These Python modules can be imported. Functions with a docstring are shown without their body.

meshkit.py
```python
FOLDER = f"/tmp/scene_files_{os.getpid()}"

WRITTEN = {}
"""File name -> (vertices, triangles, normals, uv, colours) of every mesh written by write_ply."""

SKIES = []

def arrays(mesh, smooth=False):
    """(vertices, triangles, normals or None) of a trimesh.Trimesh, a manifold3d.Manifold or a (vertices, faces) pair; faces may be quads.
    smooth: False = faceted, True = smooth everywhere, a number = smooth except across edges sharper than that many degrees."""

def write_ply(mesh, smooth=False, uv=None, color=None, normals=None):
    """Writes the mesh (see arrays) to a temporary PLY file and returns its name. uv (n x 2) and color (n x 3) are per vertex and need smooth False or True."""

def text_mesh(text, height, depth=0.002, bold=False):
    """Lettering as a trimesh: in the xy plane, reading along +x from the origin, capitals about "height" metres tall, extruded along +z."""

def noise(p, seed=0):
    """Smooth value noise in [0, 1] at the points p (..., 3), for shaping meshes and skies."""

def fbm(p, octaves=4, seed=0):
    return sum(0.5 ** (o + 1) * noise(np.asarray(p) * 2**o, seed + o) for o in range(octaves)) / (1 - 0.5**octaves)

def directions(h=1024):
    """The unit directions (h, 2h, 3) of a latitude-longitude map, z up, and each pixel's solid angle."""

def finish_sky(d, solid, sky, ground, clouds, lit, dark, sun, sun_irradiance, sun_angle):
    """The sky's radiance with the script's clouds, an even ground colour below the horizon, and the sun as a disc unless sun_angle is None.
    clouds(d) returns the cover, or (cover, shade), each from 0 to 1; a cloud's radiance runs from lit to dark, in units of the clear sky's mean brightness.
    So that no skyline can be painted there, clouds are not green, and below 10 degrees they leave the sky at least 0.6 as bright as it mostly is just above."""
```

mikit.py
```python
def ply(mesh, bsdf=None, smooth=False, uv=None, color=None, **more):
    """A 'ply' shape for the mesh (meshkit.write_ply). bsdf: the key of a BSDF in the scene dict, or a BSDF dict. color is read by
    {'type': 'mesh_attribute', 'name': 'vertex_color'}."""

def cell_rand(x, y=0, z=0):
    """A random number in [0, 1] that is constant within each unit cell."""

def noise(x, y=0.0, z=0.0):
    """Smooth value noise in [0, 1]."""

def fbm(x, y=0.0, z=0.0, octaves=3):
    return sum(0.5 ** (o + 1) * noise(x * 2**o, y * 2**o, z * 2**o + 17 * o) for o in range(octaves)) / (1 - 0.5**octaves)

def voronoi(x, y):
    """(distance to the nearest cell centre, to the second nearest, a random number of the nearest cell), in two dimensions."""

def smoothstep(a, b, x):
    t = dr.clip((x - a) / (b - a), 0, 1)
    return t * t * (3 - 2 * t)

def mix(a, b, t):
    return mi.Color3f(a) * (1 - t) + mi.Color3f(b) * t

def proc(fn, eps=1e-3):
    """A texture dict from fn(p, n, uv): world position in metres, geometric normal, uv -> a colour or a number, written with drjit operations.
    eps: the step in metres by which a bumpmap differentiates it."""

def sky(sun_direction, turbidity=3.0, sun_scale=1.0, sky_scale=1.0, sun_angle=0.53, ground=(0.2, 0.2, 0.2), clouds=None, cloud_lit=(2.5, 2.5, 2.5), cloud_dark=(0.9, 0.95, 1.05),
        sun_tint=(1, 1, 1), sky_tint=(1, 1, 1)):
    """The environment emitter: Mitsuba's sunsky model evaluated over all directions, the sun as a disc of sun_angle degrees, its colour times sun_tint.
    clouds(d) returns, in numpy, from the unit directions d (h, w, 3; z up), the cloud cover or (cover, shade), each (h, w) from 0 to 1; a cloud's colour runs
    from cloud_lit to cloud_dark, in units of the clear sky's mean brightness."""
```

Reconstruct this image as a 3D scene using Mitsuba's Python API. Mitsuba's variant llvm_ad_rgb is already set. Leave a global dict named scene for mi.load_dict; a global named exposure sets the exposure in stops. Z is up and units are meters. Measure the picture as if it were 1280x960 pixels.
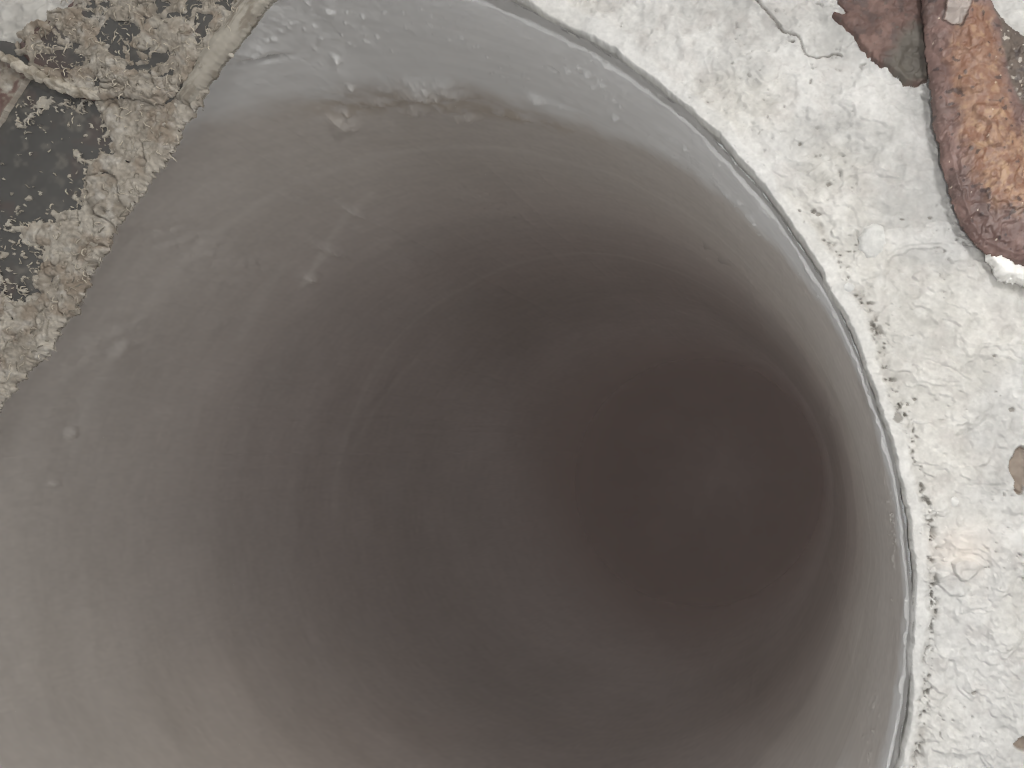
import math
import numpy as np
import trimesh
import mitsuba as mi
import mikit
import meshkit

# ---------------------------------------------------------------- camera, light, exposure
K = 0.00015                    # metres per photograph pixel on the wall face
CAM = 0.15                     # camera distance from the wall face
AX, AY = 1005.0, 565.0         # where the camera's axis (square to the wall) meets the photograph
exposure = 1.38
FILL = 0.0145
FLASH = 0.0185
SUN = (0.50, -0.62, 0.58)
scene = {
    'type': 'scene',
    'camera': {
        'type': 'perspective', 'fov': math.degrees(2 * math.atan(640 / 1000.0)), 'fov_axis': 'x',
        'near_clip': 0.005, 'far_clip': 20.0,
        'principal_point_offset_x': (640 - AX) / 1280, 'principal_point_offset_y': (480 - AY) / 960,
        'to_world': mi.ScalarTransform4f().look_at([0, -CAM, 0], [0, 1, 0], [0, 0, 1]),
    },
    'daylight': mikit.sky(SUN, turbidity=3, sun_scale=0.13, sun_angle=24, sun_tint=(.89, 1.0, 1.17), ground=(0.65, 0.66, 0.68), clouds=lambda d: 1.0,
                          cloud_lit=(1.5, 1.5, 1.5)),
}
# an unseen lamp added just behind the camera to brighten the deep bore, and a cluster lamp held up to its right
def point(x, y, z, power):
    return {'type': 'point', 'position': [x, y, z], 'intensity': {'type': 'rgb', 'value': [power, power * .99, power * .975]}}
scene['bore_fill_lamp'] = point(0.012, -0.165, -0.007, FILL)
for k in range(9):
    a_, r_ = k * 2.4, 0.013 * math.sqrt(k / 8)
    scene['cluster_lamp_%03d' % (k + 1)] = point(0.052 + r_ * math.cos(a_), -0.165, 0.075 + r_ * math.sin(a_), FLASH / 9)
labels = {}

# ---------------------------------------------------------------- materials
def vc(rough, spec=0.3, **more):
    return {'type': 'twosided', 'bsdf': {'type': 'principled', 'base_color': {'type': 'mesh_attribute', 'name': 'vertex_color'},
                                         'roughness': rough, 'specular': spec, **more}}
scene['plaster_material'] = vc(0.92, 0.2)
def grain(p, n, uv):
    q = p * 1000.0
    return mikit.fbm(q.x * 1.3, q.y * 0.8, q.z * 1.3, 3)
pm = vc(0.75, 0.25)
scene['pipe_material'] = {'type': 'twosided', 'bsdf': {'type': 'bumpmap', 'arbitrary': mikit.proc(grain, 2e-4), 'scale': 0.00022, 'bsdf': pm['bsdf']}}
scene['paint_material'] = vc(0.45, 0.45)
scene['rust_material'] = vc(0.5, 0.45)
scene['rough_iron_material'] = vc(0.62, 0.35)
scene['crust_material'] = vc(0.95, 0.15)

# ---------------------------------------------------------------- helpers
def W(px, py, out=0.0):
    """Wall-face coordinates (photograph pixels on the wall face; 'out' pixels proud of it) to metres."""
    px, py, out = np.broadcast_arrays(np.asarray(px, float), np.asarray(py, float), np.asarray(out, float))
    return np.stack([(px - AX) * K, -out * K, -(py - AY) * K], -1)

def lift(px, py, out):
    """The point 'out' pixels proud of the wall that is seen at px, py: used only to measure outlines of proud things."""
    s = (CAM - out * K) / CAM
    return AX + (px - AX) * s, AY + (py - AY) * s

def nz(u, v, scale, seed=0, octaves=4):
    return meshkit.fbm(np.stack([u / scale, v / scale, np.full(np.shape(u), seed * 7.31 + .5)], -1), octaves, seed)

def ridge(u, v, scale, seed=0, octaves=3):
    return sum(0.55 ** o * (1 - np.abs(2 * nz(u, v, scale / 2 ** o, seed + 11 * o, 2) - 1)) for o in range(octaves)) / sum(0.55 ** o for o in range(octaves))

def sst(a, b, x):
    t = np.clip((x - a) / (b - a), 0, 1)
    return t * t * (3 - 2 * t)

def mixc(a, b, t):
    t = np.asarray(t)[..., None]
    return np.asarray(a) * (1 - t) + np.asarray(b) * t

def seg_dist(u, v, pts):
    """Distance to a polyline and the fraction of its length at the nearest point."""
    best, frac = np.full(np.shape(u), 1e9), np.zeros(np.shape(u))
    pts = np.asarray(pts, float)
    lens = np.hypot(*np.diff(pts, axis=0).T)
    tot, run = lens.sum(), 0.0
    for a, b, l in zip(pts[:-1], pts[1:], lens):
        t = np.clip(((u - a[0]) * (b[0] - a[0]) + (v - a[1]) * (b[1] - a[1])) / (l * l), 0, 1)
        d = np.hypot(u - a[0] - t * (b[0] - a[0]), v - a[1] - t * (b[1] - a[1]))
        frac = np.where(d < best, (run + t * l) / tot, frac)
        best = np.minimum(best, d)
        run += l
    return best, frac

def sdf(u, v, poly):
    """Signed distance to a closed polygon, positive inside."""
    p = np.asarray(poly, float)
    d, _ = seg_dist(u, v, np.vstack([p, p[:1]]))
    inside = np.zeros(np.shape(u), bool)
    for a, b in zip(p, np.roll(p, -1, 0)):
        if a[1] != b[1]:
            c = (a[1] > v) != (b[1] > v)
            inside ^= c & (u < (b[0] - a[0]) * (v - a[1]) / (b[1] - a[1]) + a[0])
    return np.where(inside, d, -d)

def blob(u, v, x, y, rx, ry, rot=0.0):
    c, s = math.cos(rot), math.sin(rot)
    a, b = (u - x) * c + (v - y) * s, -(u - x) * s + (v - y) * c
    return np.exp(-((a / rx) ** 2 + (b / ry) ** 2))

def quads(idx):
    a, b, c, d = idx[:-1, :-1], idx[1:, :-1], idx[1:, 1:], idx[:-1, 1:]
    return np.stack([a, b, c, d], -1)

def put(key, verts, faces, color, material, smooth=True):
    faces = np.asarray(faces)
    if faces.shape[1] == 4:
        faces = np.vstack([faces[:, [0, 1, 2]], faces[:, [0, 2, 3]]])
    used, inv = np.unique(faces, return_inverse=True)
    m = trimesh.Trimesh(verts[used], inv.reshape(faces.shape), process=False)
    scene[key] = mikit.ply(m, material, smooth=smooth, color=np.clip(np.asarray(color)[used], 0, 1))

def patch(key, poly, height, colour, material, step=1.2, warp=None, seed=0, skirt=3.0, floor=0.0, keep=None):
    """A lump with its own relief on the outline poly: height(u, v, sd) pixels proud of the wall, sides down to 'floor', and a back."""
    p = np.asarray(poly, float)
    us = np.arange(p[:, 0].min() - 8, p[:, 0].max() + 8, step)
    vs = np.arange(p[:, 1].min() - 8, p[:, 1].max() + 8, step)
    u, v = np.meshgrid(us, vs, indexing='ij')
    sd = sdf(u, v, p)
    if warp:
        sd = sd + sum(a * (nz(u, v, s, seed + 3 + i, 3) - .5) for i, (a, s) in enumerate(warp))
    if keep is not None:
        sd = keep(u, v, sd)
    h = height(u, v, sd)
    h = np.where(sd > 0, h, floor + (h - floor) * np.clip(1 + sd / skirt, 0, 1))
    col = colour(u, v, sd, h)
    ok = sd > -skirt
    q = quads(np.arange(u.size).reshape(u.shape)).reshape(-1, 4)
    q = q[ok.ravel()[q].all(1)]
    top = W(u, v, h).reshape(-1, 3)
    back = W(u, v, np.full(u.shape, floor - 0.3)).reshape(-1, 3)
    n = u.size
    put(key, np.vstack([top, back]), np.vstack([q[:, ::-1], q + n]), np.vstack([col.reshape(-1, 3)] * 2), material)

def tube_mesh(pts, rad, sides=6):
    pts, rad = np.asarray(pts, float), np.broadcast_to(np.asarray(rad, float), (len(pts),))
    t = np.gradient(pts, axis=0)
    t /= np.maximum(np.linalg.norm(t, axis=1, keepdims=True), 1e-12)
    a = np.cross(t, [0.13, 1.0, 0.07]); a /= np.linalg.norm(a, axis=1, keepdims=True)
    b = np.cross(t, a)
    ang = np.arange(sides) / sides * 2 * np.pi
    v = pts[:, None] + rad[:, None, None] * (a[:, None] * np.cos(ang)[None, :, None] + b[:, None] * np.sin(ang)[None, :, None])
    n = len(pts)
    idx = np.arange(n * sides).reshape(n, sides)
    idx = np.hstack([idx, idx[:, :1]])
    f = quads(idx).reshape(-1, 4)
    return v.reshape(-1, 3), f

def label(key, text, cat, **more):
    labels[key] = {'label': text, 'category': cat, **more}

# ---------------------------------------------------------------- the wall round the pipe mouth
CX, CY, RAD = 300.0, 770.0, 841.0
def nonuniform(a, b, fine, lo, hi, coarse):
    """Angles over a full turn, spaced 'fine' between lo and hi and 'coarse' elsewhere."""
    return np.concatenate([np.arange(lo, hi, fine), np.arange(hi, lo + 2 * np.pi, coarse), [lo + 2 * np.pi]])

DEG = math.pi / 180
th = nonuniform(0, 0, 0.00125, -15 * DEG, 72 * DEG, 0.012)
th = np.concatenate([th[th < 92 * DEG], np.arange(92, 132, .16) * DEG, th[th > 132 * DEG]])
rho = np.concatenate([np.arange(0, 48, 1.15), np.arange(48, 470, 1.45), np.geomspace(475, 3600, 24)])
T, Q = np.meshgrid(th, rho, indexing='ij')
mouth = RAD + 11 * (nz(T * 840, 0 * T, 60, 5) - .5) + 8 * (nz(T * 840, 0 * T, 15, 6, 4) - .5)
mouth = mouth - 105 * sst(88 * DEG, 97 * DEG, T) * (1 - sst(122 * DEG, 132 * DEG, T))       # plaster slopped over the mouth under the straps
# periodic where the turn closes
wrap = sst(th[-1] - .25, th[-1], T)
mouth = mouth * (1 - wrap) + mouth[0:1] * wrap
Rr = mouth + Q
U, V = CX + Rr * np.cos(T), CY - Rr * np.sin(T)

h = 16 * (nz(U, V, 190, 1, 3) - .5) + 13 * (nz(U, V, 60, 2, 4) - .5) + 9.0 * (nz(U, V, 19, 3, 4) - .5) + 4.2 * (nz(U + 5 * nz(U, V, 9, 23), V, 6, 4, 2) - .5)
# scraped, flaky skin: little terraces
fl = nz(U + 12 * nz(U, V, 20, 21), V, 42, 8, 4)
h += 2.3 * sst(.46, .49, fl) + 2.0 * sst(.565, .59, fl)
fl2 = nz(U, V + 8 * nz(U, V, 15, 22), 20, 9, 3)
h += 1.5 * sst(.545, .575, fl2)
# the trowelled bead of mortar at the mouth
bw = 21 + 26 * (nz(T * 900, 0 * T, 75, 31, 4) - .38) + 5 * (nz(T * 900, 0 * T, 12, 32) - .5)
bw = np.where(T < 5 * DEG, bw * .75, bw)
bead = 1 - sst(bw - 7, bw + 4, Q + 7 * (nz(U, V, 10, 34, 3) - .5))
smoother = 1 - .7 * bead
h = h * smoother + bead * (7 + 6 * (nz(U, V, 22, 33, 3) - .5)) - 12 * (1 - sst(0, 6, Q)) ** 2
# gritty pits just outside the bead
pitline = np.exp(-((Q - bw - 5) / 6.5) ** 2)
pits = pitline * sst(.56, .66, nz(U, V, 5, 35, 3)) * sst(.42, .62, nz(T * 900, 0 * T, 90, 36, 2) + .10 * (T < 35 * DEG)) * (T < 44 * DEG)
h -= 8 * pits
# scattered pin holes and grit
pin = sst(.80, .86, nz(U, V, 5, 37, 2)) * sst(.5, .68, nz(U, V, 70, 38, 2))
h -= 4 * pin
grit = sst(.76, .82, nz(U, V, 5, 39, 2)) * sst(.45, .6, nz(U, V, 50, 40, 2))
h += 2.4 * grit
# the crack beside the plate
CRACK = [(940, -6), (952, 10), (964, 21), (972, 31), (979, 40), (990, 46), (999, 50), (1002, 60), (1007, 69), (1021, 74), (1033, 69), (1046, 65), (1053, 69)]
cu, cv = U + 3 * (nz(U, V, 5, 41, 2) - .5), V + 3 * (nz(U, V, 5, 42, 2) - .5)
cd, cf = seg_dist(cu, cv, CRACK)
crack = np.exp(-(cd / (1.15 - .35 * cf)) ** 2)
h -= 7 * crack
h += 2.0 * np.exp(-(cd / 8) ** 2) * (V < 60)
# short fine cracks and scratches
for pl, dep in (([(1057, 58), (1064, 52), (1072, 48)], 3), ([(1085, 91), (1104, 97), (1130, 112), (1160, 122)], 2.0), ([(1008, 215), (1030, 200), (1062, 190)], 2.0),
                ([(1070, 290), (1076, 310), (1083, 322)], 5), ([(1010, 210), (1008, 220), (1022, 228), (1038, 224)], 2), ([(1160, 450), (1190, 462), (1212, 476)], 2.2),
                ([(1200, 606), (1230, 606), (1252, 608)], 1.6), ([(1228, 682), (1236, 690), (1234, 702)], 2.5), ([(1190, 866), (1176, 880), (1168, 905)], 2.5),
                ([(1222, 838), (1216, 858), (1228, 874)], 2.0), ([(1152, 945), (1150, 930), (1156, 915)], 2.5), ([(1198, 545), (1215, 538), (1240, 520)], 2.2)):
    d_, _ = seg_dist(cu, cv, pl)
    h -= dep * np.exp(-(d_ / 1.4) ** 2)
# spalled brown holes at the right
hole1 = np.maximum.reduce([blob(cu, cv, 1282, 583, 20, 24), blob(cu, cv, 1274, 608, 6, 10)])
hole2 = np.maximum(blob(cu, cv, 1284, 928, 18, 11), blob(cu, cv, 1290, 846, 4, 9))
spall = sst(.33, .42, np.maximum(hole1, hole2) + .22 * (nz(U, V, 11, 44, 3) - .5))
h -= 9 * spall
dark_spots = np.maximum.reduce([blob(cu, cv, x, y, a, b) for x, y, a, b in ((1017, 265, 4, 2.5), (1023, 268, 3.5, 2.5), (999, 264, 2, 2), (1162, 273, 2.5, 1.8), (1127, 275, 2, 1.5), (1122, 522, 6, 7), (1218, 866, 4, 2.5),
                               (990, 55, 3, 2), (1000, 181, 2, 2), (1143, 499, 2.5, 2), (1134, 505, 2, 2.5), (1036, 230, 4, 2.5), (1242, 445, 2.5, 2), (1013, 105, 2, 3), (1266, 512, 4, 3))])
spots = sst(.25, .6, dark_spots * (.7 + .8 * nz(U, V, 4, 45, 2)))
h -= 3 * spots
# raised scallop of plaster that has lifted at its lower left edge
SCALLOP = [(1189, 703), (1200, 697), (1216, 699), (1225, 706), (1222, 716), (1210, 726), (1200, 725), (1192, 715)]
sc = sdf(U, V, SCALLOP)
h += 13 * sst(-1, 1.5, sc) * (.55 + .45 * sst(1220, 1190, U + .4 * (V - 710)))
sc2 = sdf(U, V, [(1176, 704), (1188, 703), (1194, 719), (1206, 728), (1214, 733), (1206, 744), (1188, 745), (1172, 730), (1168, 714)])
h += 5.0 * sst(-1.5, 2, sc2)
# keep the far wall plain
far = sst(500, 1500, Q)
h = h * (1 - far)
h[-1] = h[0]

warm = nz(U, V, 130, 50, 3)
base = mixc((.53, .525, .51), (.67, .665, .65), sst(.33, .63, nz(U, V, 55, 51, 4)))
base = mixc(base, np.array([.67, .65, .60]), .45 * sst(.5, .72, warm))
base = base * (.90 + .06 * sst(.465, .495, fl) + .06 * sst(.565, .59, fl) + .05 * sst(.545, .575, fl2))[..., None]
base = mixc(base, np.array([.75, .75, .74]), .42 * bead * (.4 + 1.1 * nz(U, V, 24, 57, 4)))
base = mixc(base, np.array([.72, .72, .71]), .5 * sst(520, 900, V))
base = mixc(base, np.array([.52, .49, .47]), .34 * sst(.50, .70, nz(U, V, 24, 52, 5)) * (1 - bead))
base = mixc(base, np.array([.84, .84, .82]), .3 * sst(.48, .80, nz(U + 9 * nz(U, V, 8, 56), V, 17, 53, 4)))
base = mixc(base, np.array([.42, .40, .37]), .6 * np.clip(pitline * sst(.5, .7, nz(U, V, 16, 54, 3)) * (T < 42 * DEG), 0, 1))
dirt = np.clip(np.maximum.reduce([.7 * pits, .4 * pin, crack, .7 * spots]), 0, 1)
base = mixc(base, np.array([.20, .185, .165]), dirt)
base = base * (.80 + .24 * nz(U, V, 3.5, 58, 2))[..., None]
base = mixc(base, mixc((.22, .18, .15), (.34, .29, .25), nz(U, V, 7, 55, 3)), spall)
base = base * (.93 + .14 * nz(U + 4 * nz(U, V, 6, 59), V, 8, 60, 4))[..., None] * np.array([.935, .93, .915])
stain = blob(cu, cv, 1203, 685, 40, 28)
base = mixc(base, np.array([.78, .70, .62]), .5 * stain)
base[-1] = base[0]

pos = W(U, V, h)
# the wall returns into the masonry at the mouth and at its far edge
inner = W(CX + (mouth[:, :1] + 1.5) * np.cos(T[:, :1]), CY - (mouth[:, :1] + 1.5) * np.sin(T[:, :1]), np.full_like(T[:, :1], -30.0))
outer = pos[:, -1:] + np.array([0, .25, 0])
pos = np.concatenate([inner, pos, outer], 1)
base = np.concatenate([base[:, :1], base, base[:, -1:]], 1)
idx = np.arange(pos.shape[0] * pos.shape[1]).reshape(pos.shape[:2])
q = quads(idx)
in_bead = (np.concatenate([bead[:, :1], bead], 1)[:-1] > .5)
allv, allc = pos.reshape(-1, 3), base.reshape(-1, 3)
put('plaster_wall__plaster', allv, q[~in_bead][:, ::-1], allc, 'plaster_material')
put('plaster_wall__mortar_bead', allv, q[in_bead][:, ::-1], allc, 'plaster_material')
label('plaster_wall', 'rough whitewashed plaster wall around the round pipe mouth', 'wall')
labels['plaster_wall__mortar_bead'] = {'label': 'smooth white bead of mortar along the pipe mouth'}

# a flat pale pebble, and small lumps, in the plaster
def lump(key, x, y, rx, ry, rot, hgt, col, seed):
    n = 26
    poly = [(x + rx * (1 + .10 * math.sin(2.3 * k + seed)) * math.cos(a) * math.cos(rot) - ry * math.sin(a) * math.sin(rot),
             y + rx * (1 + .10 * math.sin(2.3 * k + seed)) * math.cos(a) * math.sin(rot) + ry * math.sin(a) * math.cos(rot)) for k, a in ((k, 2 * math.pi * k / n) for k in range(n))]
    surf = hgt_at(x, y) + 1.0
    patch(key, poly, lambda u, v, sd: surf + hgt * (1 - np.exp(-np.maximum(sd, 0) / 3.5)) + 1.2 * (nz(u, v, 9, seed, 2) - .5),
          lambda u, v, sd, hh: mixc(col, np.array(col) * .84, sst(.3, .7, nz(u, v, 7, seed + 1, 4))), 'plaster_material', step=0.6, floor=surf - 5)

from scipy.spatial import cKDTree
_tree = cKDTree(np.stack([U.ravel(), V.ravel()], -1))
def hgt_at(x, y):
    _, i = _tree.query([x, y], k=30)
    return float(np.median(h.ravel()[i]))
lump('plaster_wall__pebble', 1091, 303, 15, 20, .25, 3.0, (.60, .597, .572), 3)
labels['plaster_wall__pebble'] = {'label': 'flat oval pale pebble set in the plaster'}
lump('plaster_wall__pebble_001', 1061, 361, 6, 5, 0, 3, (.64, .64, .62), 4)
lump('plaster_wall__pebble_002', 1192, 627, 6, 5, .6, 2.5, (.64, .635, .61), 5)

# ---------------------------------------------------------------- the pipe
PX, PZ, PR = (CX - AX) * K, -(CY - AY) * K, RAD * K
def on_pipe(px, py):
    """Angle and depth (m) at which the ray measured at px, py meets the bore."""
    dx, dz = (px - AX) / 1000.0, -(py - AY) / 1000.0
    a, b, c = dx * dx + dz * dz, -2 * (dx * PX + dz * PZ), PX * PX + PZ * PZ - PR * PR
    t = (-b + math.sqrt(b * b - 4 * a * c)) / (2 * a)
    return math.atan2(dz * t - PZ, dx * t - PX), t - CAM

pth = nonuniform(0, 0, 0.0026, -18 * DEG, 200 * DEG, 0.012)
front = np.concatenate([np.arange(-.0006, .0088, .00022)])
s_ = np.linspace(CAM / (CAM + .0092), 0.185, 300)
dep = np.concatenate([front, CAM / s_ - CAM])
END = dep[-1]
PT, PD = np.meshgrid(pth, dep, indexing='ij')
arc = PT * PR / K                       # pixels round the bore
dd = PD / K                             # pixels deep
LEDGE = 5.4e-3 / K
led = LEDGE + 5 * (nz(arc, 0 * arc, 60, 61, 3) - .5) + 4 * (nz(arc, 0 * arc, 13, 62, 2) - .5)
lip = sst(led - 1.5, led + 1.5, dd)
dr = np.zeros_like(arc)
dr += 3.2 * lip * (.55 + .9 * nz(arc, 0 * arc, 30, 63, 3))                 # the bore steps in behind the reveal
dr += 2.6 * np.exp(-((dd - led - 3) / 3.0) ** 2) * sst(.52, .62, nz(arc, dd * .5, 20, 64, 3))   # chips standing on the ledge
dr -= 2.5 * np.exp(-((dd - led + 5) / 2.5) ** 2) * sst(.45, .6, nz(arc, 0 * arc, 40, 65, 3))
dr += 3.5 * (nz(arc, dd, 12, 66, 3) - .5) * np.exp(-dd / 300)
dr += 9 * (nz(arc, dd * .8, 70, 67, 3) - .5) * np.exp(-dd / 900)
dr += 26 * (nz(arc, dd * .6, 320, 68, 3) - .5) * sst(20, 300, dd)
dr += 10 * (nz(arc * .3, dd, 130, 69, 2) - .5) * sst(100, 500, dd)         # faint rings round the bore
# grit in the first hand's breadth
gr = sst(.70, .78, nz(arc, dd, 9, 70, 2)) * sst(.45, .62, nz(arc, dd, 110, 71, 2)) * np.exp(-((dd - 160) / 190) ** 2)
dr += 4.5 * gr
# ragged film of cement that peters out further in
film_edge = 400 * (.25 + .75 * sst(15 * DEG, 75 * DEG, PT)) + 110 * (nz(arc, 0 * arc, 210, 72, 4) - .5) + 40 * (nz(arc, 0 * arc, 34, 73, 3) - .5)
film = 1 - sst(-55, 55, dd - film_edge + 60 * (nz(arc, dd, 40, 78, 4) - .5))
dr += 1.5 * film
light = np.zeros_like(arc); darkm = np.zeros_like(arc)
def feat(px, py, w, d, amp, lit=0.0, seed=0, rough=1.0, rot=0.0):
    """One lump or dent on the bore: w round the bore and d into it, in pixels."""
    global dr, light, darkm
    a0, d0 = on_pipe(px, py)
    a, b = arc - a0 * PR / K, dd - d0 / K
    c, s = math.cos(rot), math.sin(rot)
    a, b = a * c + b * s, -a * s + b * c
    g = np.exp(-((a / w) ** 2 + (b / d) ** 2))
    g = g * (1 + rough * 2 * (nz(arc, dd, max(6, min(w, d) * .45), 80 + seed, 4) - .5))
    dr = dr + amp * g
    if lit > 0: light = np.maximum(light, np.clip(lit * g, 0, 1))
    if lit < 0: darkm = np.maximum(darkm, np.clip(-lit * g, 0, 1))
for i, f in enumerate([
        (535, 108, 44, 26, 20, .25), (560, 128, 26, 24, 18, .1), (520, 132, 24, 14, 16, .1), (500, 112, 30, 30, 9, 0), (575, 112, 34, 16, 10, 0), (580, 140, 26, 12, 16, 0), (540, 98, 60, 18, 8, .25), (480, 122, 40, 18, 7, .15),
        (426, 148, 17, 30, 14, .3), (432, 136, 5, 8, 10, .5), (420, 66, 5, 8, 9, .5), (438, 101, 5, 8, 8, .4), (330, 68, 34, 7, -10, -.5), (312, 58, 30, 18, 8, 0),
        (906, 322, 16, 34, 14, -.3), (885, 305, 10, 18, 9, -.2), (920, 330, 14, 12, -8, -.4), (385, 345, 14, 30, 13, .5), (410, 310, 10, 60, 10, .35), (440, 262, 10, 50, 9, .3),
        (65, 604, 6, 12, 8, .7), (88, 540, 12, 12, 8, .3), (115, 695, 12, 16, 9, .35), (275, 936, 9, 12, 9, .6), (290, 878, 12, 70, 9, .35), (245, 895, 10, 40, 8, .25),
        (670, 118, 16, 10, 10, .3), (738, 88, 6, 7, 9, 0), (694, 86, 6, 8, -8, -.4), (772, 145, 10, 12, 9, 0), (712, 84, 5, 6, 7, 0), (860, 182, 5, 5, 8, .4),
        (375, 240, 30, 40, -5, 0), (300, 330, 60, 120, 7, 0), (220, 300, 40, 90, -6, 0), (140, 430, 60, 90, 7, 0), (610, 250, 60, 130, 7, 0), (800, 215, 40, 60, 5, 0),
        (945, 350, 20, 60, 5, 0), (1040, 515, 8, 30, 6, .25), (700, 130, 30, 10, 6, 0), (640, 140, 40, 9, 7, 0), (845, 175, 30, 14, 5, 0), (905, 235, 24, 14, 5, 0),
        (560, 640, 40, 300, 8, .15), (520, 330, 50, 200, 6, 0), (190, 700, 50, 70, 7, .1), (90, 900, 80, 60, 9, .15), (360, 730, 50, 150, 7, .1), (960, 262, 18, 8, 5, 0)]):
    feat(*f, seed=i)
# added shoulder and darker tone imitating a soft shadow edge on the bore
SHADE_EDGE = 0.164 / K + 30 * (nz(arc, 0 * arc, 300, 74, 2) - .5)
step = sst(-40, 40, dd - SHADE_EDGE)
dr -= 3 * step * sst(70 * DEG, 120 * DEG, PT)
# close the turn
pw = sst(pth[-1] - .3, pth[-1], PT)
dr = dr * (1 - pw) + dr[0:1] * pw
rr = PR - dr * K
pv = np.stack([PX + rr * np.cos(PT), PD, PZ + rr * np.sin(PT)], -1)

grey, brown, deep_lifted = np.array([.74, .74, .73]), np.array([.565, .53, .495]), np.array([.82, .775, .76])  # deep tone raised to make up for light falling off down the bore
pc = mixc(mixc(brown, (.535, .485, .465), sst(500, 1500, dd)), deep_lifted, sst(1500, 3500, dd))
pc = pc * (.93 + .14 * nz(arc, dd, 190, 75, 4))[..., None]
pc = mixc(pc, np.array([.52, .49, .47]), .3 * sst(.42, .75, nz(arc, dd * .5, 300, 79, 3)))
pc = mixc(pc, deep_lifted, sst(2200, 3600, dd))
pc = pc * (.94 + .12 * nz(arc, dd * .7, 7, 85, 3))[..., None]
pc = mixc(pc, grey, film)
pc = mixc(pc, pc * .92, step * .8)  # shade past the shadow edge, put into the bore colour
pc = pc * (.95 + .10 * nz(arc * .5, dd * 2, 26, 76, 3))[..., None]
chips = np.exp(-((dd - led - 2) / 1.9) ** 2) * sst(.50, .64, nz(arc, dd * .5, 20, 64, 3))
pc = mixc(pc, np.array([.70, .69, .67]), np.clip(.85 * chips, 0, 1))
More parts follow.
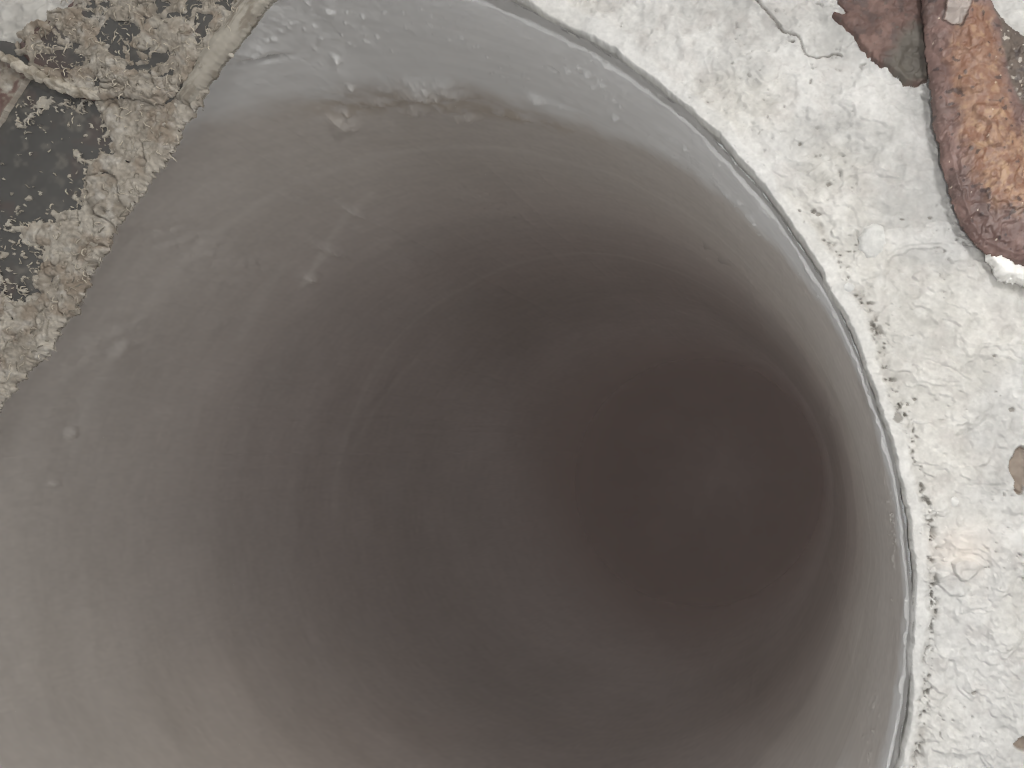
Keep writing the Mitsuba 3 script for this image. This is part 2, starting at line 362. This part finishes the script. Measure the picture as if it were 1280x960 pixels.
for sa, sb, sw, si in (((376, 354), (402, 318), 11, .42), ((398, 322), (462, 238), 12, .26), ((245, 900), (300, 858), 13, .32), ((296, 862), (372, 792), 15, .2), ((90, 560), (74, 690), 16, .16),
                       ((70, 690), (150, 880), 22, .14), ((300, 420), (352, 330), 18, .16), ((600, 800), (700, 900), 16, .14), ((440, 560), (520, 450), 16, .14), ((330, 700), (420, 640), 14, .14), ((40, 430), (150, 330), 14, .12)):
    (a0, d0), (a1, d1) = on_pipe(*sa), on_pipe(*sb)
    q_, _ = seg_dist(arc + 14 * (nz(arc, dd, 60, 93, 3) - .5), dd + 14 * (nz(arc, dd, 60, 94, 3) - .5), [(a0 * PR / K, d0 / K), (a1 * PR / K, d1 / K)])
    pc = mixc(pc, np.array([.78, .75, .71]), si * np.exp(-(q_ / sw) ** 2) * (.4 + 1.2 * nz(arc, dd, 14, 95, 4)))
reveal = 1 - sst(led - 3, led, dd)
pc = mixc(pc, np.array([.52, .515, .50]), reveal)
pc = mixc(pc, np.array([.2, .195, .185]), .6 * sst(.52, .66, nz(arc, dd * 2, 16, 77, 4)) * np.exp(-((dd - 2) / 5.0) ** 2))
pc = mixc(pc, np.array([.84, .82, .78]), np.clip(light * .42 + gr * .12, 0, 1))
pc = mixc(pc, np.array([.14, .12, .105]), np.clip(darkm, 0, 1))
st = np.maximum.reduce([blob(arc, dd, a_ * PR / K, d_ / K, w_, e_) for (a_, d_), w_, e_ in ((on_pipe(540, 118), 120, 40), (on_pipe(450, 125), 90, 40), (on_pipe(640, 140), 120, 34))])
pc = mixc(pc, np.array([.44, .385, .32]), .75 * st * sst(.35, .6, nz(arc, dd, 22, 92, 4)))
pc = mixc(pc, np.array([.82, .775, .76]), sst(.72 * END / K, .97 * END / K, dd))  # last stretch takes the same brightened tone against the falloff
pc = pc * (1 - pw[..., None]) + pc[0:1] * pw[..., None]
pidx = np.arange(PT.size).reshape(PT.shape)
pq = quads(pidx)
row = (dep[:-1] + dep[1:]) / 2 / K
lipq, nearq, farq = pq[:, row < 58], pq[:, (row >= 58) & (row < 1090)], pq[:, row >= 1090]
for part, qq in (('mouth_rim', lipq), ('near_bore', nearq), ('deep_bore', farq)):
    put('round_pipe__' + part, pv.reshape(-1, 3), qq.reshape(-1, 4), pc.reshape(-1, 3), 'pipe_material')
er = np.linspace(0, math.pi / 2, 60)                    # the bore closes in a shallow rounded end
ET, EP = np.meshgrid(np.linspace(0, 2 * np.pi, 361), er, indexing='ij')
ER = np.sin(EP)
ex, ez = ER * np.cos(ET), ER * np.sin(ET)
en = nz(ex * 40, ez * 40, 16, 90, 4) - .5
ev = np.stack([PX + (PR + .001) * ex, END - .004 + .26 * np.cos(EP) + .02 * en * np.cos(EP), PZ + (PR + .001) * ez], -1)
ec = np.full(ev.shape, .82) * np.array([1, .945, .927]) * (1 + .16 * (1 - sst(.75, 1, ER)) * (nz(ex * 40, ez * 40, 10, 91) - .5))[..., None]  # end keeps the pale tone that offsets the weak light there
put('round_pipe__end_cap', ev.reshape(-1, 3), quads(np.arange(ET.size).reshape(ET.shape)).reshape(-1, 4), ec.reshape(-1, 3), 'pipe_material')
label('round_pipe', 'wide round grey brown pipe opening deep and dark inside the wall', 'pipe')
labels['round_pipe__near_bore'] = {'label': 'grey cement smeared bore just inside the mouth'}
labels['round_pipe__deep_bore'] = {'label': 'brown bore deep inside the pipe, its colour paler inward to offset fading light'}

# ---------------------------------------------------------------- rusty iron at the upper right
def outline(pts, out):
    return [lift(x, y, out) for x, y in pts]

BAR = outline([(1153, -40), (1156, 20), (1160, 62), (1165, 110), (1171, 160), (1181, 205), (1193, 250), (1206, 286), (1222, 306), (1244, 320), (1266, 329), (1300, 338), (1390, 350),
               (1420, 240), (1400, 110), (1300, 60), (1276, 44), (1256, 28), (1240, 10), (1232, -6), (1226, -40)], 32)
RIB = [(1196, -60), (1200, 0), (1210, 60), (1225, 130), (1243, 200), (1262, 252), (1290, 300), (1340, 330)]
def bar_h(u, v, sd):
    d, f = seg_dist(u, v, outline(RIB, 26))
    hh = 36 + 15 * np.exp(-(d / 34) ** 2) - 5 * np.exp(-np.maximum(sd, 0) / 5)
    hh += 5 * (nz(u, v, 26, 101, 4) - .5) + 2.8 * (nz(u, v, 9, 102, 3) - .5) + 2.4 * (nz(u, v, 4, 103, 2) - .5)
    t = nz(u + 6 * nz(u, v, 9, 104), v, 16, 105, 3)
    hh += 2.2 * sst(.56, .585, t) + 1.6 * sst(.46, .48, t)
    # a thin standing edge along the left and the missing scale near the top
    hh += 2.0 * np.exp(-((sd - 9) / 2) ** 2) * (v > 160)
    hh -= 3.5 * sst(-1.5, 1.5, sdf(u, v, SCALE) + 5 * (nz(u, v, 6, 106, 2) - .5))
    return hh
SCALE = outline([(1181, -20), (1182, 8), (1178, 30), (1186, 37), (1196, 42), (1207, 26), (1213, 8), (1216, -20)], 30)
ORANGE = outline([(1212, 20), (1234, 22), (1243, 60), (1252, 110), (1268, 160), (1290, 190), (1300, 280), (1272, 268), (1240, 262), (1222, 240), (1208, 205), (1196, 160), (1188, 110), (1180, 80), (1192, 45)], 30)
def bar_c(u, v, sd, hh):
    n1, n2 = nz(u, v, 18, 107, 4), nz(u, v, 6, 108, 3)
    c = mixc((.13, .080, .070), (.205, .132, .115), sst(.35, .65, n1))
    c = mixc(c, np.array([.11, .08, .072]), .5 * sst(.5, .66, nz(u, v, 34, 109, 3)))
    o = sdf(u, v, ORANGE) + 26 * (n1 - .5) + 10 * (n2 - .5)
    oc = mixc((.205, .12, .085), (.32, .195, .13), sst(.25, .75, n2))
    oc = mixc(oc, np.array([.22, .125, .09]), .75 * sst(190, 40, v) )
    oc = mixc(oc, np.array([.20, .10, .065]), .8 * sst(.48, .62, nz(u, v, 9, 110, 3)))
    oc = mixc(oc, np.array([.42, .28, .175]), .45 * sst(.55, .72, nz(u, v, 9, 111, 3)))
    c = mixc(c, oc, sst(-9, 12, o))
    g = sdf(u, v, SCALE) + 5 * (nz(u, v, 6, 106, 2) - .5)
    c = mixc(c, mixc((.30, .26, .235), (.38, .33, .30), n2), sst(-1, 2, g))
    c = mixc(c, np.array([.05, .035, .03]), np.exp(-((g + 1.5) / 1.6) ** 2) * (u < 1200) * .9)
    # dark ragged scale on the right with pale flecks
    r = sdf(u, v, outline([(1238, 14), (1330, 60), (1340, 190), (1278, 150), (1258, 110), (1248, 60)], 24)) + 14 * (n1 - .5)
    c = mixc(c, mixc((.075, .06, .052), (.14, .11, .09), n2), sst(-3, 4, r))
    c = mixc(c, np.array([.46, .42, .37]), .8 * sst(.64, .70, nz(u, v, 5, 112, 2)) * sst(0, 6, r))
    c = mixc(c, np.array([.72, .62, .52]), .8 * sst(.79, .82, nz(u * 1.5, v, 5, 113, 2)))  # tiny bright glints painted into the rust colour
    c = mixc(c, np.array([.05, .04, .04]), .7 * sst(.70, .76, nz(u, v, 7, 114, 2)))
    c = mixc(c, np.array([.055, .035, .03]), .45 * np.exp(-np.abs(sd - 1) / 2.2) * sst(.4, .6, nz(u, v, 20, 115, 2)))
    return c
patch('rusty_bar', BAR, bar_h, bar_c, 'rust_material', step=1.0, warp=((7, 12), (3, 4)), seed=120, floor=28)
label('rusty_bar', 'thick bar of orange and maroon rusted iron standing off the white wall', 'iron bar')

PLATE_UP = 4
PLATE = outline([(1030, -40), (1046, -2), (1050, 8), (1058, 18), (1052, 20), (1042, 13), (1040, 18), (1052, 30), (1068, 42), (1076, 56), (1088, 70), (1100, 80), (1110, 82), (1120, 92), (1134, 102), (1150, 104), (1160, 101), (1157, 60), (1152, 20), (1150, -40)], 6)
patch('rusty_plate', PLATE, lambda u, v, sd: 8 + 3 * (1 - np.exp(-np.maximum(sd, 0) / 3)) + 5 * (nz(u, v, 20, 131, 3) - .5) + 4 * (nz(u, v, 7, 132, 3) - .5) + 1.5 * sst(.52, .55, nz(u, v, 16, 139, 4))
      - 5 * sst(0, 8, sdf(u, v, outline([(1128, 98), (1120, 80), (1128, 62), (1140, 50), (1157, 52), (1160, 98), (1148, 104)], 6))),
      lambda u, v, sd, hh: mixc(mixc(mixc((.115, .072, .062), (.185, .118, .10), sst(.3, .7, nz(u, v, 14, 133, 4))), (.09, .065, .06), .75 * sst(.55, .68, nz(u, v, 9, 138, 3))),
                                mixc((.085, .075, .065), (.14, .125, .105), nz(u, v, 8, 134, 3)),
                                np.clip(sst(-8, 10, sdf(u, v, outline([(1112, 90), (1106, 74), (1120, 50), (1142, 30), (1156, 30), (1162, 104), (1130, 108)], 6)) + 22 * (nz(u, v, 14, 135, 3) - .5))
                                        + .8 * sst(.72, .76, nz(u, v, 5, 136, 2)), 0, 1)),
      'rough_iron_material', step=1.0, warp=((7, 9), (3, 4)), seed=137, floor=-6)
label('rusty_plate', 'flat maroon rusty plate bedded in plaster left of the orange bar', 'iron plate')

CHUNK = outline([(1237, 317), (1252, 320), (1268, 328), (1284, 333), (1330, 344), (1340, 366), (1300, 362), (1282, 352), (1268, 347), (1254, 345), (1246, 336), (1240, 326)], 36)
patch('plaster_chunk', CHUNK, lambda u, v, sd: 36 + 5 * (1 - np.exp(-np.maximum(sd, 0) / 3)) + 9 * (nz(u, v, 9, 141, 3) - .5),
      lambda u, v, sd, hh: mixc((.72, .71, .67), (.83, .82, .79), nz(u, v, 7, 142, 3)), 'plaster_material', step=1.0, warp=((9, 9), (5, 4)), seed=143, floor=20)
label('plaster_chunk', 'broken white plaster chunk clinging under the rusted bar', 'plaster chunk')

# ---------------------------------------------------------------- crusted dark straps at the upper left
def strap_dark(u, v, sd, hh):
    c = mixc((.062, .060, .057), (.105, .102, .096), nz(u, v, 40, 151, 4))
    c = mixc(c, np.array([.10, .075, .068]), .6 * sst(.55, .75, nz(u, v, 26, 152, 4)))
    c = mixc(c, np.array([.20, .185, .16]), .5 * sst(.5, .8, nz(u, v, 11, 153, 4)) * sst(.4, .6, nz(u, v, 50, 154, 2)))
    return c
def crease(u, v, scale, seed):
    wu, wv = u + .8 * scale * (nz(u, v, scale, seed, 3) - .5), v + .8 * scale * (nz(u, v, scale, seed + 1, 3) - .5)
    return np.exp(-((nz(wu, wv, scale, seed + 2, 2) - .5) / .022) ** 2)
def crust_c(u, v, sd, hh):
    c = mixc((.33, .285, .225), (.46, .415, .34), sst(.3, .7, nz(u, v, 24, 155, 4)))
    c = mixc(c, np.array([.56, .52, .45]), .6 * sst(.55, .75, nz(u, v, 9, 156, 4)))
    c = c * np.array([.86, .88, .93]) * (.66 + .68 * nz(u, v, 4, 160, 3))[..., None]
    c = mixc(c, np.array([.25, .20, .155]), .6 * sst(.52, .68, nz(u, v, 17, 157, 4)))
    return mixc(c, np.array([.10, .085, .07]), np.clip(.55 * crease(u, v, 26, 401) * sst(.4, .6, nz(u, v, 30, 158, 2)) + .45 * crease(u, v, 11, 411) * sst(.5, .65, nz(u, v, 22, 159, 2)), 0, 1))

LOW_OUT = 12
LOWER = outline([(-60, 40), (60, 60), (150, 90), (240, 108), (228, 134), (212, 158), (200, 186), (178, 212), (160, 238), (142, 262), (126, 284), (122, 306), (104, 326), (99, 350), (84, 384), (62, 404), (52, 430), (30, 452),
                 (8, 474), (-2, 490), (-60, 570), (-160, 700), (-200, 640), (-140, 420)], LOW_OUT)
def low_h(u, v, sd):
    return LOW_OUT - 2 + 2 * (1 - np.exp(-np.maximum(sd, 0) / 4)) + 1.6 * (nz(u, v, 30, 161, 3) - .5) + .9 * (nz(u, v, 6, 162, 3) - .5)
patch('crusted_strap__plate', LOWER, low_h, strap_dark, 'paint_material', step=1.4, warp=((5, 14), (3, 5)), seed=163, floor=1)
CR_L = outline([(128, 112), (250, 112), (236, 138), (216, 162), (206, 190), (182, 216), (166, 242), (146, 266), (130, 288), (126, 310), (108, 330), (103, 354), (88, 388), (66, 408), (56, 434), (34, 456), (12, 478), (-2, 496), (-60, 580),
                (-90, 560), (-30, 440), (-8, 392), (4, 376), (14, 384), (30, 386), (42, 374), (46, 352), (56, 330), (64, 312), (52, 302), (34, 298), (26, 290), (46, 282), (70, 284), (74, 268), (94, 266), (104, 258), (102, 244),
                (112, 212), (126, 196), (144, 192), (136, 168), (128, 146), (124, 128)], LOW_OUT + 5)
def lace(u, v, sd, amt=20, seed=170):
    sd = np.minimum(sd, 45 * (.545 - nz(u + 6 * nz(u, v, 7, seed + 8), v, 16, seed + 7, 5)) + 5)
    r = ridge(u + 8 * nz(u, v, 10, seed + 5), v, 13, seed)
    return sd + 9 * (nz(u, v, 24, seed + 1, 3) - .5) + amt * (r - .62) * np.exp(-np.maximum(sd - 4, 0) / 22)
def crust_h(base_h, amp=9.0, seed=180):
    def f(u, v, sd):
        return base_h + amp * (1 - np.exp(-np.maximum(sd, 0) / 6)) * (.55 + .8 * nz(u, v, 26, seed, 3)) + 3 * (ridge(u + 7 * nz(u, v, 9, seed + 5), v, 9, seed + 1) - .6) + 3.5 * (ridge(u + 3 * nz(u, v, 5, seed + 6), v, 4.5, seed + 3, 2) - .6) - 5 * crease(u, v, 26, 401) * sst(.4, .6, nz(u, v, 30, 158, 2)) - 3 * crease(u, v, 9, 411) * sst(.45, .6, nz(u, v, 18, seed + 7, 2))
    return f
patch('crusted_strap__dust_crust', CR_L, crust_h(LOW_OUT + 1.5, 5), crust_c, 'crust_material', step=1.0, keep=lace, seed=171, floor=LOW_OUT - 2)
label('crusted_strap', 'dark grey strap end with beige dust crust along its ragged edge', 'strap')
labels['crusted_strap__dust_crust'] = {'label': 'beige flaky dust crust along the ragged edge'}
EDGE = outline([(-60, 62), (0, 72), (38, 92), (18, 122), (0, 150), (-50, 220), (-120, 200)], LOW_OUT + 4)
patch('crusted_strap__side_flange', EDGE, lambda u, v, sd: LOW_OUT + 4 + 2 * (nz(u, v, 8, 191, 3) - .5) + 2 * np.exp(-np.maximum(sd, 0) / 2.5),
      lambda u, v, sd, hh: mixc(mixc((.12, .075, .065), (.20, .135, .118), nz(u, v, 12, 192, 3)), crust_c(u, v, sd, hh), np.clip(sst(.5, .6, nz(u, v, 14, 193, 3)) + .9 * np.exp(-np.maximum(sd, 0) / 2.5), 0, 1)),
      'crust_material', step=1.0, warp=((4, 9),), seed=194, floor=2)
labels['crusted_strap__side_flange'] = {'label': 'reddish brown flange at the far left of the strap'}

UP_OUT = 24
UPPER = outline([(96, -12), (72, 10), (46, 26), (26, 42), (19, 52), (22, 64), (34, 78), (58, 98), (92, 116), (126, 122), (160, 118), (200, 128), (212, 118), (226, 100), (248, 74), (276, 36), (306, -2), (330, -34), (390, -130), (180, -120)], UP_OUT)
def up_h(u, v, sd):
    return UP_OUT - 6 * np.exp(-np.maximum(sd, 0) / 9) + 3 * (nz(u, v, 30, 201, 3) - .5) + 1.6 * (nz(u, v, 7, 202, 3) - .5)
def up_dark(u, v, sd, hh):
    c = strap_dark(u, v, sd, hh)
    red = sst(70, 20, u + .9 * v - 30 + 40 * (nz(u, v, 20, 203, 3) - .5))
    red = np.maximum(red, np.exp(-np.maximum(sd, 0) / 12) * (u < 130))
    return mixc(c, mixc((.115, .06, .052), (.19, .11, .095), nz(u, v, 9, 204, 3)), np.clip(red, 0, 1))
patch('crusted_bracket__plate', UPPER, up_h, up_dark, 'paint_material', step=1.0, warp=((5, 12), (3, 5)), seed=205, floor=9)
HOLES = [[(112, 44), (122, 30), (138, 24), (160, 24), (174, 32), (170, 44), (156, 52), (150, 58), (132, 56), (120, 50)], [(36, 60), (48, 46), (62, 44), (70, 50), (60, 62), (52, 74), (44, 78), (36, 70)],
         [(66, 84), (84, 80), (98, 86), (104, 94), (90, 98), (72, 94)], [(140, 64), (166, 66), (190, 54), (214, 62), (222, 78), (208, 92), (188, 94), (172, 88), (156, 76)],
         [(250, 20), (262, -10), (292, -10), (284, 8), (268, 30), (250, 56), (242, 54), (240, 36)], [(26, 46), (60, 24), (92, 2), (110, -20), (80, -20), (10, 30), (10, 60), (24, 66)],
         [(80, 70), (96, 66), (110, 74), (100, 80), (84, 78)], [(120, 4), (140, -6), (136, 8), (124, 12)], [(196, 8), (214, 4), (220, 14), (206, 18)], [(142, 100), (154, 104), (166, 118), (152, 112)]]
def up_keep(u, v, sd):
    m = sd - 1
    for k, hpoly in enumerate(HOLES):
        m = np.minimum(m, -sdf(u, v, outline(hpoly, UP_OUT + 4)))
    m = m + 13 * (nz(u, v, 13, 211, 3) - .5)
    m = np.minimum(m, 60 * (.50 - nz(u + 9 * nz(u, v, 10, 216), v, 24, 212, 5)) + 2.5)                # bare patches of its own
    wu, wv = u + 9 * (nz(u, v, 12, 213, 3) - .5), v + 9 * (nz(u, v, 12, 214, 3) - .5)
    net = 2.2 - np.abs(nz(wu, wv, 17, 215, 2) - .5) * 34                      # threads that cross the bare patches
    net = np.where(sdf(u, v, outline(HOLES[0], UP_OUT + 4)) > 2, -9, net)
    return np.minimum(np.maximum(m, net), sd + .5 + 11 * (nz(u, v, 9, 217, 4) - .5))
patch('crusted_bracket__dust_crust', UPPER, crust_h(UP_OUT + 1, 5.5, 220), crust_c, 'crust_material', step=0.9, keep=up_keep, seed=221, floor=UP_OUT - 3)
# rolled edge and the bead along its lower end
def rod(key, pts, rad, colour_fn, out, seed, amp):
    pts = np.asarray([lift(x, y, out) + (o,) for (x, y), o in zip(pts, np.broadcast_to(out, len(pts)))], float)
    t = np.linspace(0, len(pts) - 1, 150)
    pp = np.stack([np.interp(t, np.arange(len(pts)), pts[:, k]) for k in range(3)], -1)
    r = np.interp(t, np.arange(len(pts)), rad)
    for k in range(2): pp[2:-2] = (pp[:-4] + pp[1:-3] + pp[2:-2] + pp[3:-1] + pp[4:]) / 5
    w = W(pp[:, 0], pp[:, 1], pp[:, 2])
    v, f = tube_mesh(w, r * K, 28)
    cen = np.repeat(w, 28, 0)
    uu, vv = v[:, 0] / K + AX, -v[:, 2] / K + AY
    n = 1 + amp * (meshkit.fbm(v / (K * 9), 3, seed) - .5)
    v = cen + (v - cen) * n[:, None]
    put(key, v, f, colour_fn(uu, vv, 0 * uu + 5, uu), 'crust_material')
ROLL = outline([(292, -40), (300, -10), (282, 16), (262, 44), (246, 66), (238, 84), (226, 104), (216, 118), (226, 126), (236, 118), (250, 100), (270, 72), (292, 44), (318, 10), (334, -10), (350, -40)], 26)
patch('crusted_bracket__rolled_edge', ROLL, lambda u, v, sd: 22 + 7 * (1 - np.exp(-np.maximum(sd, 0) / 6)) + 4 * (nz(u, v, 24, 235, 4) - .5) + 2 * (nz(u, v, 5, 236, 3) - .5),
      lambda u, v, sd, hh: mixc(mixc((.30, .275, .235), (.40, .375, .325), nz(u + v, v * .3, 12, 231, 4)), (.19, .165, .135), .8 * sst(.52, .66, nz(u * 1.3 + v, v * .25, 9, 237, 4))) * (.85 + .3 * nz(u, v, 4, 238, 2))[..., None],
      'crust_material', step=0.9, warp=((5, 10), (4, 4)), seed=239, floor=12)
rod('crusted_bracket__dust_bead', [(-60, 58), (-20, 64), (8, 72), (30, 84), (52, 98), (74, 108), (98, 116), (124, 117), (136, 112)], [3, 4, 5, 5.5, 6, 6.5, 6, 5, 2],
    lambda u, v, a, b: mixc((.28, .245, .195), (.52, .48, .41), sst(.3, .7, nz(u, v, 6, 233, 3))), 25, 234, 2.6)
label('crusted_bracket', 'upper rounded bracket crusted in tangled beige dust with a rolled edge', 'bracket')
labels['crusted_bracket__rolled_edge'] = {'label': 'grey beige rolled edge along the right side'}

def fibres(key, n, poly, out, seed, near=None, scale=1.0, tone=(.45, 1.15)):
    """Curled threads of dust lying on the strap."""
    rng = np.random.default_rng(seed)
    p = np.asarray(outline(poly, out))
    vs, fs, cs, cnt = [], [], [], 0
    while len(vs) < n:
        x, y = rng.uniform(p[:, 0].min(), p[:, 0].max()), rng.uniform(p[:, 1].min(), p[:, 1].max())
        a = np.array([x]), np.array([y])
        if sdf(*a, p)[0] < 2: continue
        if near is not None and rng.uniform() > near(*a)[0]: continue
        L = rng.uniform(1.5, 12) * scale
        m = 7
        ang = rng.uniform(0, 2 * np.pi); bend = rng.normal(0, .22)
        pts = [(x, y)]
        for k in range(m - 1):
            ang += bend + rng.normal(0, .38)
            pts.append((pts[-1][0] + L / m * math.cos(ang), pts[-1][1] + L / m * math.sin(ang)))
        pts = np.array(pts)
        o = out + 1.0 + 2.0 * np.sin(np.linspace(0, np.pi, m)) * rng.uniform(.2, 1)
        v, f = tube_mesh(W(pts[:, 0], pts[:, 1], o), rng.uniform(.25, .75) * K * np.array([.5, .9, 1, 1, 1, .8, .4]), 5)
        vs.append(v); fs.append(f + cnt); cnt += len(v)
        cs.append(np.tile(np.array([.52, .47, .39]) * rng.uniform(*tone), (len(v), 1)))
    put(key, np.vstack(vs), np.vstack(fs), np.vstack(cs), 'crust_material')
    labels[key] = {'kind': 'stuff'}
def low_near(u, v):
    s = sdf(u, v, CR_L)
    lichen = np.maximum(blob(u, v, 52, 140, 14, 30, .5), blob(u, v, 85, 135, 26, 8, .1))
    return np.clip(.05 + .9 * np.exp(-np.abs(s) / 10) + .22 * sst(230, 330, v) + .8 * lichen, 0, 1)
fibres('crusted_strap__dust_threads', 420, [(0, 118), (120, 124), (236, 118), (206, 186), (160, 240), (126, 300), (98, 352), (56, 432), (-20, 500), (-60, 420), (-40, 220)], LOW_OUT + 1, 301, low_near)
fibres('crusted_bracket__dust_threads', 260, [(100, -20), (28, 46), (28, 66), (60, 96), (130, 118), (222, 124), (262, 70), (306, 8), (320, -30)], UP_OUT + 3, 302)

rng = np.random.default_rng(77)
vs, fs, n = [], [], 0
for x, y, r in ((284, 58, 6), (274, 68, 4), (268, 84, 7), (262, 92, 4), (250, 104, 5), (246, 107, 4), (238, 118, 4), (226, 134, 4), (302, 40, 3), (292, 72, 3), (212, 160, 4), (256, 96, 3), (278, 76, 3)):
    x, y = lift(x, y, 14)
    b = trimesh.creation.icosphere(3, r * K)
    b.vertices *= (1 + .9 * (meshkit.fbm(b.vertices / (K * 4) + x, 3, 5) - .5))[:, None]
    b.vertices += W(x - 3, y - 3, 14)
    vs.append(b.vertices); fs.append(b.faces + n); n += len(b.vertices)
vs = np.vstack(vs)
put('crusted_bracket__crumbs', vs, np.vstack(fs), mixc((.34, .31, .26), (.60, .57, .51), meshkit.fbm(vs / (K * 5), 3, 9)), 'crust_material')
labels['crusted_bracket__crumbs'] = {'kind': 'stuff'}
fibres('crusted_strap__crust_threads', 160, CR_L, LOW_OUT + 8, 303, None, 1.4, (.3, 1.05))
fibres('crusted_bracket__crust_threads', 200, [(150, -20), (28, 50), (60, 96), (130, 120), (215, 120), (300, 4), (310, -30)], UP_OUT + 8, 304, None, 1.4, (.3, 1.05))
def islands(u, v, sd):
    near = low_near(u, v)
    wu, wv = u + 6 * (nz(u, v, 8, 501, 2) - .5), v + 6 * (nz(u, v, 8, 502, 2) - .5)
    m = .6 * nz(wu, wv, 9, 503, 4) + .4 * (1 - 2 * np.abs(nz(wu, wv, 8, 504, 2) - .5))
    return np.minimum((m - (.80 - .22 * np.clip(near, 0, 1))) * 40, sd)
patch('crusted_strap__dust_flakes', outline([(0, 118), (120, 124), (236, 118), (206, 186), (160, 240), (126, 300), (98, 352), (56, 432), (-20, 500), (-60, 420), (-40, 220)], LOW_OUT + 1),
      lambda u, v, sd: LOW_OUT + 2.2 + 1.5 * nz(u, v, 6, 505, 2), lambda u, v, sd, hh: mixc(crust_c(u, v, sd, hh), (.46, .43, .37), .5), 'crust_material', step=0.8, keep=islands, skirt=1.5, floor=LOW_OUT - 2)
labels['crusted_strap__dust_flakes'] = {'kind': 'stuff'}
